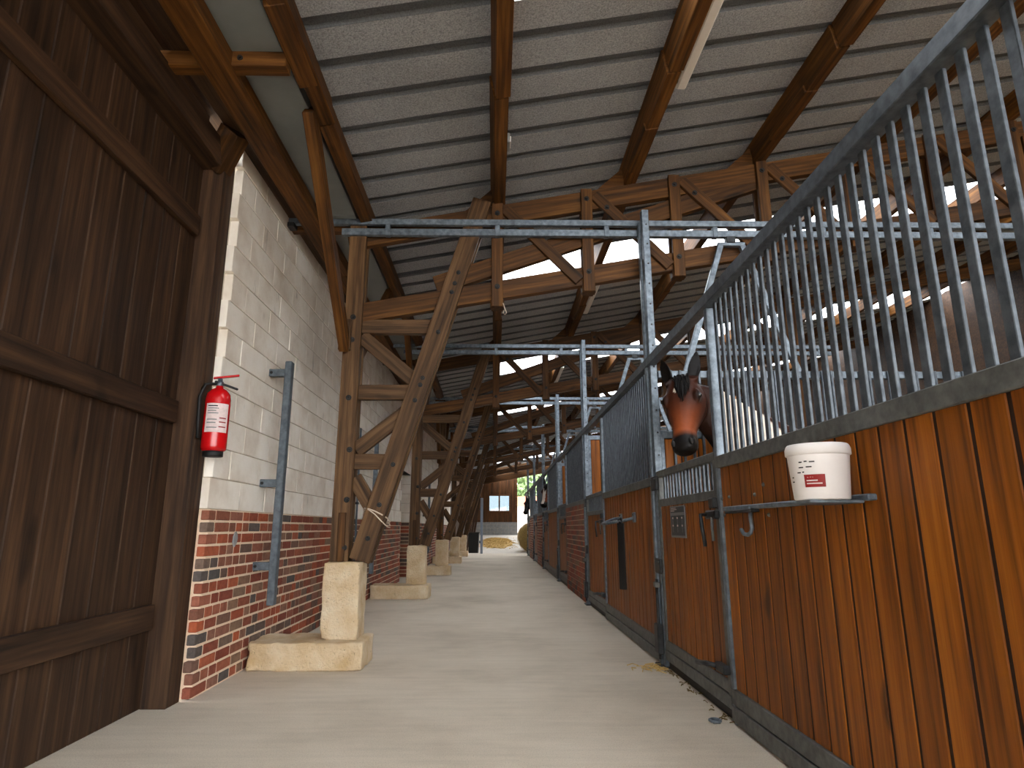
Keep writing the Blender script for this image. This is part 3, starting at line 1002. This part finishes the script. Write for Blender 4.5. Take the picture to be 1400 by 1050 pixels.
# ------------------------------------------------------------------ horses
def horse_build():
    bm = bmesh.new()
    poll = Vector((1.327, 4.40, 2.075))
    muz = Vector((1.252, 4.17, 1.525))
    a = (muz - poll).normalized()
    L = (muz - poll).length
    n = Vector((-.52, -.84, .1))
    n = (n - a * n.dot(a)).normalized()
    s = a.cross(n).normalized()
    tab = [(-.03, .045, .10, .03), (0.03, .075, .19, .0), (.14, .098, .25, 0), (.27, .108, .285, 0), (.38, .103, .285, 0), (.5, .084, .245, 0), (.62, .066, .195, .004), (.74, .057, .158, .006),
           (.85, .065, .152, 0), (.93, .064, .146, .003), (.985, .053, .12, .014), (1.015, .032, .08, .032)]
    rings = []
    N = 20
    for t, w, d, off in tab:
        c = poll + a * (L * t) - n * (off + d / 2)
        rr = []
        for i in range(N):
            ang = 2 * math.pi * i / N
            ca, sa = math.cos(ang), math.sin(ang)
            fx = math.copysign(abs(ca) ** .75, ca)
            fy = math.copysign(abs(sa) ** .75, sa)
            wid = w * 1.40 * (1 - .20 * max(fy, 0) - .12 * max(-fy, 0))
            rr.append(c + s * (wid * fx) + n * (d / 2 * fy))
        rings.append(rr)
    loft(bm, rings)
    for sd in (-1, 1):      # brow ridges, nostril rims, cheeks
        bm2 = []
        e = poll + a * (L * .29) + s * (sd * .112) - n * .045
        loft(bm, [ring(e + a * (q * .055), s, n, .024 * math.cos(q * 1.3) + .004, .034 * math.cos(q * 1.3) + .004, 10) for q in (-1, -.5, 0, .5, 1)])
        e = poll + a * (L * .90) + s * (sd * .062) - n * .04
        loft(bm, [ring(e + a * (q * .035), s, n, .02 * math.cos(q * 1.3) + .003, .032 * math.cos(q * 1.3) + .003, 10) for q in (-1, -.5, 0, .5, 1)])
        # ears
        base = poll + a * (.0) + s * (sd * .088) - n * .06
        dirn = (-a * 1.0 + s * (sd * .22) + n * .12).normalized()
        fw = (n + s * (sd * .5)).normalized()
        fw = (fw - dirn * fw.dot(dirn)).normalized()
        sdv = dirn.cross(fw)
        er = []
        for q, w, th in ((-.03, .036, .034), (.02, .041, .034), (.07, .048, .030), (.115, .045, .024), (.17, .031, .018), (.205, .015, .012), (.222, .004, .004)):
            rr = ring(base + dirn * q, sdv, fw, w, th, 12)
            # hollow front
            for m in range(12):
                ang = 2 * math.pi * m / 12
                if math.sin(ang) > .7 and 0 < q < .18:
                    rr[m] -= fw * th * .95
            er.append(rr)
        loft(bm, er)
    # neck
    X, Z = Vector((1, 0, 0)), Vector((0, 0, 1))
    nc = [(poll - n * .13 + a * .10, .07, .12), (Vector((1.56, 4.50, 1.86)), .095, .17), (Vector((1.75, 4.50, 1.68)), .115, .215), (Vector((1.95, 4.45, 1.50)), .15, .27), (Vector((2.15, 4.42, 1.34)), .20, .33), (Vector((2.30, 4.42, 1.26)), .22, .33)]
    rings = []
    for i, (c, rw, rh) in enumerate(nc):
        d = (nc[min(i + 1, 5)][0] - nc[max(i - 1, 0)][0]).normalized()
        side = Vector((-d.y, d.x, 0)).normalized()
        up = d.cross(side)
        if up.z < 0:
            up = -up
        rings.append(ring(c, side, up, rw, rh, 16))
    loft(bm, rings)
    # body
    rings = []
    for x, z, rw, rh in ((1.93, 1.20, .10, .15), (2.02, 1.20, .19, .27), (2.2, 1.22, .25, .35), (2.5, 1.20, .28, .34), (2.85, 1.20, .30, .33), (3.2, 1.24, .30, .34), (3.45, 1.28, .27, .31), (3.62, 1.28, .19, .22), (3.70, 1.28, .08, .10)):
        rings.append(ring((x, 4.42, z), (0, 1, 0), (0, 0, 1), rw, rh, 18))
    loft(bm, rings)
    for sd in (-1, 1):
        y = 4.42 + sd * .14
        for pts in (((2.12, 1.10, .13), (2.10, .82, .085), (2.10, .58, .058), (2.11, .50, .055), (2.11, .30, .038), (2.11, .15, .045), (2.08, .07, .052), (2.06, .0, .064)),
                    ((3.42, 1.20, .20), (3.40, .90, .14), (3.50, .66, .075), (3.56, .55, .06), (3.54, .32, .042), (3.53, .16, .046), (3.50, .07, .052), (3.48, .0, .064))):
            loft(bm, [ring((x, y, z), (1, 0, 0), (0, 1, 0), r * 1.1, r * .9, 10) for x, z, r in pts])
    bmesh.ops.recalc_face_normals(bm, faces=bm.faces)
    me = bpy.data.meshes.new('horse_src')
    bm.to_mesh(me)
    bm.free()
    o = bpy.data.objects.new('horse_tmp', me)
    COL.objects.link(o)
    r = o.modifiers.new('r', 'REMESH')
    r.mode = 'VOXEL'
    r.voxel_size = .0095
    sm = o.modifiers.new('s', 'SMOOTH')
    sm.factor = .5
    sm.iterations = 5
    dg = bpy.context.evaluated_depsgraph_get()
    ev = o.evaluated_get(dg)
    out = bpy.data.meshes.new_from_object(ev)
    bpy.data.objects.remove(o)
    bpy.data.meshes.remove(me)
    return out, poll, a, n, s, L

HM, poll, ha, hn, hs, HL = horse_build()
HM.name = 'horse_body'
def coat(me, style):
    bay, bay2, blk = Vector(srgb(58, 28, 17)[:3]), Vector(srgb(132, 66, 34)[:3]), Vector(srgb(15, 12, 11)[:3])
    wht, dk = Vector(srgb(226, 214, 198)[:3]), Vector(srgb(30, 17, 12)[:3])
    if style == 'black':
        bay, bay2, dk, wht = blk * 1.3, blk * 1.6, blk, blk
    at = me.color_attributes.new('coat', 'FLOAT_COLOR', 'POINT')
    buf = []
    sm = lambda e0, e1, x: max(0, min(1, (x - e0) / (e1 - e0)))
    for v in me.vertices:
        p = v.co
        d = p - poll
        t, sd, dep = d.dot(ha) / HL, d.dot(hs), -d.dot(hn)
        nz = noise.noise(p * 6)
        if t < 1.1 and abs(sd) < .19 and -.06 < dep < .32 and p.x < 1.62 and (t > -.08 or True) and (p.z > 1.3):
            c = bay.lerp(bay2, sm(.35, .75, t + nz * .1) * (1 - sm(.03, .14, dep)))
            c = c.lerp(dk, .6 * sm(.05, .0, t) + .75 * sm(.08, .20, dep))
            c = c.lerp(blk, sm(.76, .84, t + nz * .05 - .15 * sm(0.02, .12, dep) * 0))
            e = min((d - (ha * (HL * .30) + hs * (q * .130) - hn * .045)).length for q in (-1, 1))
            c = c.lerp(blk, .85 * sm(.06, .03, e))
            if t < -.02:
                c = blk * 1.2
            st = ((t - .20) * HL) ** 2 + (sd - .026) ** 2
            if style == 'pinto' and st < .020 ** 2 and dep < .06: c = wht
            if style == 'blaze' and abs(sd) < .045 and .1 < t < .9 and dep < .09: c = wht
        else:
            c = bay.lerp(dk, sm(-.3, .4, nz) * .6)
            if style == 'pinto':
                w = noise.noise(p * 2.6 + Vector((3.3, 1.2, .4))) + .32
                if p.z > 1.0 and w > 0 and p.x > 1.56: c = c.lerp(wht, sm(0, .05, w))
                if p.x < 1.62 and p.z < 1.86: c = dk * .6  # throat and chest near the head coloured dark for the shadow there
                elif p.x < 2.2 and p.z < 1.35: c = dk
        if p.z < .62:
            c = c.lerp(blk, sm(.62, .5, p.z))
        buf += [c.x, c.y, c.z, 1]
    at.data.foreach_set('color', buf)

LH, = [Vector((0, 0, 0))]
def lock_mesh(starts, mat):
    bm = bmesh.new()
    for pts, r in starts:
        add_tube(bm, pts, [r * .7, r, r * .8, r * .15], 5)
    bmesh.ops.recalc_face_normals(bm, faces=bm.faces)
    me = mesh_from(bm, M[mat])
    for p in me.polygons: p.use_smooth = True
    return me
fl_ = []
for j in range(80):
    u = random.uniform(-1, 1)
    st = poll - ha * .005 + hs * (u * .062) - hn * random.uniform(.0, .05)
    ln = random.uniform(.15, .25) * (1 - .35 * abs(u))
    sp = u * .050 - .022 + random.uniform(-.01, .01)
    lift = random.uniform(.008, .02)
    fl_.append(([st, poll + ha * (ln * .33) + hs * (sp * .9) + hn * lift, poll + ha * (ln * .7) + hs * sp + hn * (lift * .9), poll + ha * ln + hs * (sp * .9 + random.uniform(-.008, .008)) + hn * .004], random.uniform(.006, .010)))
FOREL = lock_mesh(fl_, 'hair')
mn = []
crest = [poll - hn * .10 - ha * .03, Vector((1.62, 4.50, 2.00)), Vector((1.82, 4.50, 1.86)), Vector((2.02, 4.45, 1.735)), Vector((2.2, 4.42, 1.65))]
for j in range(60):
    q = j / 59 * 3.999
    i0 = int(q)
    c = crest[i0].lerp(crest[i0 + 1], q - i0)
    yo = random.uniform(.07, .13)
    ln = random.uniform(.12, .22)
    mn.append(([c + Vector((0, .0, .0)), c + Vector((.01, yo * .7, .0)), c + Vector((.02, yo + .01, -ln * .5)), c + Vector((.03, yo + .02, -ln))], random.uniform(.010, .016)))
MANE = lock_mesh(mn, 'hair')
tl = []
for j in range(26):
    ox, oy = random.uniform(-.03, .03), random.uniform(-.05, .05)
    tl.append(([Vector((3.68, 4.42 + oy * .3, 1.42)), Vector((3.80 + ox, 4.42 + oy, 1.25)), Vector((3.80 + ox, 4.42 + oy * 1.6, .9)), Vector((3.78 + ox, 4.42 + oy, .5))], .02))
TAIL = lock_mesh(tl, 'hair')
def eye_mesh():
    bm = bmesh.new()
    bmesh.ops.create_uvsphere(bm, u_segments=16, v_segments=10, radius=.02)
    me = mesh_from(bm, M['eye'])
    for p in me.polygons: p.use_smooth = True
    return me
EYE = eye_mesh()
def nostril_mesh():
    bm = bmesh.new()
    bmesh.ops.create_uvsphere(bm, u_segments=12, v_segments=8, radius=1)
    bmesh.ops.scale(bm, vec=(.024, .013, .010), verts=bm.verts)
    return mesh_from(bm, M['black'])
NOS = nostril_mesh()
def rug_mesh():
    bm = bmesh.new()
    rows = []
    for x, z, rw, rh in ((2.02, 1.30, .245, .37), (2.26, 1.22, .275, .372), (2.5, 1.20, .30, .362), (2.85, 1.20, .32, .352), (3.2, 1.24, .32, .362), (3.46, 1.28, .29, .332)):
        rows.append([Vector((x, 4.42 + rw * math.cos(R(q)), z + rh * math.sin(R(q)))) for q in range(-25, 206, 11)])
    vs = [[bm.verts.new(p) for p in r] for r in rows]
    for A, B in zip(vs, vs[1:]):
        for i in range(len(A) - 1):
            bm.faces.new((A[i], A[i + 1], B[i + 1], B[i]))
    bmesh.ops.solidify(bm, geom=list(bm.faces), thickness=.008)
    bmesh.ops.recalc_face_normals(bm, faces=bm.faces)
    me = mesh_from(bm, M['rug'])
    for p in me.polygons: p.use_smooth = True
    return me
RUG = rug_mesh()

def horse(label, style, off, rot=0.0):
    me = HM.copy()
    me.materials.clear()
    me.materials.append(M['horse'])
    coat(me, style)
    T = Matrix.Translation(Vector((1.375, 4.4, 0)) + Vector(off)) @ Matrix.Rotation(rot, 4, 'Z')
    base = Matrix.Translation((-1.375, -4.4, 0))
    e = thing('horse', label, 'horse', (2.6 + off[0], 4.42 + off[1], 0))
    W = T @ base
    b = link('body', me, e, W, True)
    link('forelock', FOREL, e, W)
    link('mane', MANE, e, W)
    link('tail', TAIL, e, W)
    for sd in (-1, 1):
        p = poll + ha * (HL * .30) + hs * (sd * .128) - hn * .038
        link('eye', EYE, e, W @ Matrix.Translation(p))
        p = poll + ha * (HL * .925) + hs * (sd * .060) - hn * .009
        fm = Matrix((ha, hs * sd, hn)).transposed().to_4x4()
        fm = frame_mat(p, p + (ha * .8 - hn * .5).normalized(), (hs * sd * .6 + hn).normalized())
        fm.translation = p
        link('nostril', NOS, e, W @ fm)
    if style == 'pinto':
        r = link('rug', RUG, e, W)
        r['label'] = 'pale blue rug over the back'
    return e
horse('bay horse with small white star and pale patched neck, looking over the nearest door', 'pinto', (0, 0, 0))
horse('bay horse with a broad white face, head out over a farther door', 'blaze', (-.05, 11.35, 0), R(-12))
horse('black horse with its head out at the far end of the stalls', 'black', (-.12, 19.2, 0), R(-12))

# ------------------------------------------------------------------ loose bits on the floor
def scraps(name, label, c, n, rad, mat, parent=None):
    bm = bmesh.new()
    for j in range(n):
        x, y = c[0] + random.gauss(0, rad), c[1] + random.gauss(0, rad * 1.2)
        a = random.uniform(0, 6.28)
        l = random.uniform(.02, .06)
        add_tube(bm, [(x, y, .006), (x + l * math.cos(a), y + l * math.sin(a), .014), (x + l * 1.8 * math.cos(a + .5), y + l * 1.8 * math.sin(a + .5), .006)], .0035, 5)
    o = link(name, mesh_from(bm, M[mat]), None, Matrix())
    o['kind'] = 'stuff'
    tag(o, label, 'straw')
scraps('straw_scraps', 'small scatter of straw by the foot of the nearest stall post', (1.16, 4.92), 34, .045, 'straw')
scraps('hay_wisps', 'thin line of hay wisps under the nearest stall door', (1.245, 4.1), 40, .0001, 'hay') if False else None
bm = bmesh.new()
for j in range(34):
    y = random.uniform(3.6, 4.85)
    x = 1.252 + random.gauss(0, .012)
    a = random.uniform(0, 6.28)
    add_tube(bm, [(x, y, .004), (x + .02 * math.cos(a), y + .03 * math.sin(a), .010), (x + .03 * math.cos(a), y + .05 * math.sin(a), .004)], .003, 4)
o = link('hay_wisps', mesh_from(bm, M['hay']), None, Matrix())
o['kind'] = 'stuff'
tag(o, 'thin line of hay wisps under the nearest stall door', 'hay')
rg = thing('floor_ring', 'small steel ring plate on the floor by the nearest panel', 'ring', (1.17, 3.62, 0))
bm = bmesh.new()
add_tube(bm, [(1.17 + .028 * math.cos(q * .524), 3.62 + .028 * math.sin(q * .524), .010) for q in range(13)], .008, 6)
bmesh.ops.recalc_face_normals(bm, faces=bm.faces)
link('ring', mesh_from(bm, M['galv']), rg, Matrix(), True)
box('plate', rg, (1.15, 3.59, 0), (1.19, 3.65, .006), 'frame')

# ------------------------------------------------------------------ far end of the building
we = struct('wall_end', 'boarded end wall on a grey block base')
EY = 36.0
def blocks(x0, x1, z0, z1):
    box('base_core', we, (x0, EY + .02, z0), (x1, EY + .22, z1), 'blockjoint', 0)
    r = 0
    z = z0
    while z < z1 - .02:
        x = x0 - (.2 if r % 2 else 0)
        while x < x1:
            a, b = max(x, x0), min(x + .39, x1)
            if b - a > .05:
                box('block', we, (a, EY, z + .004), (b, EY + .06, min(z + .196, z1)), 'greyblock', .006)
            x += .4
        z += .2
        r += 1
blocks(-2.0, 1.30, .60, 1.32)
WXL, WXR, WZL, WZH = -.27, .83, 1.95, 2.77
join_boxes('board_backing', we, [((-2, EY + .066, 1.32), (WXL, EY + .08, 4.2)), ((WXR, EY + .066, 1.32), (1.3, EY + .08, 4.2)), ((WXL, EY + .066, 1.32), (WXR, EY + .08, WZL)), ((WXL, EY + .066, WZH), (WXR, EY + .08, 4.2))], 'olddoor')
x = -2.0
while x < 1.28:
    x1 = min(x + .148, 1.30)
    zt = zroof(x) - .06
    if x1 > WXL and x < WXR:
        beam('plank', we, ((x + x1) / 2, EY + .05, 1.32), ((x + x1) / 2, EY + .05, WZL), .03, x1 - x - .008, 'endwood', (0, 1, 0))
        beam('plank', we, ((x + x1) / 2, EY + .05, WZH), ((x + x1) / 2, EY + .05, zt), .03, x1 - x - .008, 'endwood', (0, 1, 0))
    else:
        beam('plank', we, ((x + x1) / 2, EY + .05, 1.32), ((x + x1) / 2, EY + .05, zt), .03, x1 - x - .008, 'endwood', (0, 1, 0))
    x += .15
for xx in (-1.0, 1.25):
    box('corner_board', we, (xx - .05, EY - .03, 1.32), (xx + .05, EY + .03, zroof(xx) - .1), 'endwood')
wi = struct('window_1', 'two pane brown framed window in the boarded end wall')
for c0, c1 in (((WXL - .07, WZL - .08), (WXR + .07, WZL)), ((WXL - .07, WZH), (WXR + .07, WZH + .08)), ((WXL - .07, WZL), (WXL, WZH)), ((WXR, WZL), (WXR + .07, WZH)), ((.24, WZL), (.32, WZH))):
    box('frame', wi, (c0[0], EY - .03, c0[1]), (c1[0], EY + .09, c1[1]), 'endwood')
for a, b in ((WXL, .24), (.32, WXR)):
    box('pane', wi, (a, EY + .03, WZL), (b, EY + .036, WZH), 'glass', 0)
# timber beams hung under the roof at the end
wfl = struct('wall_far_left', 'dark boarded side wall past the end of the block wall')
y = 27.3
while y < 36:
    beam('plank', wfl, (-1.95, y + .1, .0), (-1.95, y + .1, 4.0), .195, .03, 'olddoor', (0, 1, 0))
    y += .2
join_boxes('board_backing', wfl, [((-2.0, 26.25, 2.3), (-1.97, 36, 4.2)), ((-2.0, 27.2, 0), (-1.97, 36, 2.3))], 'olddoor')
eb = thing('end_beam', 'dark sloping timber beam across the far end of the aisle', 'beam', (0, 30, 3.5))
beam('beam', eb, (-1.8, 31, zroof(-1.8) - .345), (9, 31, zroof(9) - .345), .12, .30, 'truss')
eb2 = thing('end_beam', 'brown sloping timber beam in front of the boarded end wall', 'beam', (0, 35, 3.5))
beam('beam', eb2, (-1.8, 35.2, zroof(-1.8) - .375), (9, 35.2, zroof(9) - .375), .12, .36, 'truss')
gp = thing('gate_post', 'blue-grey steel post at the far end of the left wall', 'post', (-.5, 26.2, 0))
box('tube', gp, (-.56, 26.15, 0), (-.46, 26.25, 2.18), 'steelblue', .008)
box('cap', gp, (-.565, 26.145, 2.18), (-.455, 26.255, 2.2), 'steelblue')
for z in (.4, 1.7):
    box('hinge', gp, (-.60, 26.17, z), (-.555, 26.23, z + .1), 'dark')
bn = thing('black_bin', 'black open bin beside the blue-grey gate post', 'bin', (-.8, 26.3, 0))
bm = bmesh.new()
loft(bm, [ring((-.83, 26.45, z), (1, 0, 0), (0, 1, 0), r, r * .9, 4) for z, r in ((0.02, .28), (.78, .33), (.8, .35), (.82, .35))])
bmesh.ops.recalc_face_normals(bm, faces=bm.faces)
link('body', mesh_from(bm, M['black']), bn, Matrix.Translation((-.83, 26.45, 0)) @ Matrix.Rotation(R(45), 4, 'Z') @ Matrix.Translation((.83, -26.45, 0)))
box('rim', bn, (-1.06, 26.20, .80), (-.585, 26.25, .84), 'black')
hd = thing('leaning_hatch', 'dark boarded hatch leaning above the black bin', 'hatch', (-.85, 26.9, 1.2))
for j in range(5):
    beam('board', hd, (-1.35 + j * .1, 27.1, 0.03), (-1.0 + j * .1, 26.75, 2.1 + j * .05), .09, .03, 'olddoor', (1, 0, 0))
sh = bmesh.new()
bmesh.ops.create_icosphere(sh, subdivisions=4, radius=1)
for v in sh.verts:
    v.co *= 1 + .18 * noise.noise(v.co * 5)
    v.co = Vector((v.co.x * .75, v.co.y * 2.1, max(v.co.z, -.1) * .16))
for j in range(700):
    x, y = random.gauss(0, .35), random.gauss(0, 1.0)
    a = random.uniform(0, 6.28)
    z = .02 + .16 * max(0, 1 - (x / .75) ** 2 - (y / 2.1) ** 2) ** .5
    add_tube(sh, [(x, y, z), (x + .09 * math.cos(a), y + .09 * math.sin(a), z + .03), (x + .17 * math.cos(a + .4), y + .17 * math.sin(a + .4), z)], .008, 4)
o = link('straw_heap', mesh_from(sh, M['straw']), None, Matrix.Translation((.12, 30.6, .28)) @ Matrix.Rotation(R(4), 4, 'X'))
o['kind'] = 'stuff'
tag(o, 'low yellow heap of loose straw on the bright ground past the aisle', 'straw')
# hay bale
hb = bmesh.new()
ax = Vector((0, 1, 0))
rings = []
for q, r in ((-.6, .45), (-.58, .55), (-.5, .6), (.5, .6), (.58, .55), (.6, .45)):
    rings.append([p + Vector((noise.noise(p * 7) * .04, 0, noise.noise(p * 8 + Vector((9, 0, 0))) * .04)) for p in ring((1.60, 27.2 + q, .62), (1, 0, 0), (0, 0, 1), r, r, 32)])
loft(hb, rings)
bmesh.ops.recalc_face_normals(hb, faces=hb.faces)
hbo = thing('hay_bale', 'round hay bale standing at the far end of the stall fronts', 'hay bale', (1.6, 27.2, 0))
link('bale', mesh_from(hb, M['hay']), hbo, Matrix(), True)
for q in (-.3, 0, .3):
    tube('twine', hbo, [p for p in ring((1.60, 27.2 + q, .62), (1, 0, 0), (0, 0, 1), .625, .625, 24)] + [Vector((2.225, 27.2 + q, .62))], .008, 'rope', 5)
# cottage and trees outside
ct = thing('outbuilding', 'pale pink rendered outbuilding with a tiled roof beyond the yard', 'building', (8, 60, .7))
box('wall', ct, (1.9, 58, .6), (9.5, 62, 3.0), 'pinkwall', 0)
bm = bmesh.new()
vs = [bm.verts.new(p) for p in ((1.6, 57.6, 2.95), (9.8, 57.6, 2.95), (9.8, 60, 3.9), (1.6, 60, 3.9), (1.6, 62.4, 2.95), (9.8, 62.4, 2.95))]
for f in ((0, 1, 2, 3), (3, 2, 5, 4), (0, 3, 4), (1, 5, 2), (0, 4, 5, 1)):
    bm.faces.new([vs[i] for i in f])
bmesh.ops.recalc_face_normals(bm, faces=bm.faces)
link('roof', mesh_from(bm, M['terracotta']), ct, Matrix())
TL = ['broad green tree behind the pink outbuilding, nearest the end wall', 'rounded green tree beyond the yard, middle of the row', 'taller green tree at the end of the row beyond the yard']
for i, (x, y, h, w) in enumerate(((4.7, 66, 8.5, 3.5), (14.2, 68, 9.5, 3.9), (24, 66, 11, 4.6))):
    t = thing('tree', TL[i], 'tree', (x, y, .7), 'trees beyond the yard')
    tube('trunk', t, [(x, y, .6), (x + .1, y, 2.5), (x - .1, y + .1, h * .55), (x, y, h * .8)], [.3, .24, .16, .05], 'bark')
    bm = bmesh.new()
    for j in range(2600):
        d = Vector((random.gauss(0, 1), random.gauss(0, 1), random.gauss(0, 1))).normalized() * (random.uniform(.35, 1) ** .5)
        k = .8 + .3 * noise.noise(d * 3 + Vector((i * 5, 0, 0)))
        c = Vector((x + d.x * w * k, y + d.y * w * k, h * .58 + d.z * h * .45 * k))
        u = Vector((random.gauss(0, 1), random.gauss(0, 1), random.gauss(0, 1))).normalized() * .26
        v2 = u.orthogonal().normalized() * .17
        vv = [bm.verts.new(c + q) for q in (-u, v2, u, -v2)]
        bm.faces.new(vv)
    f = link('foliage', mesh_from(bm, M['leaf']), t, Matrix())
    f['kind'] = 'stuff'
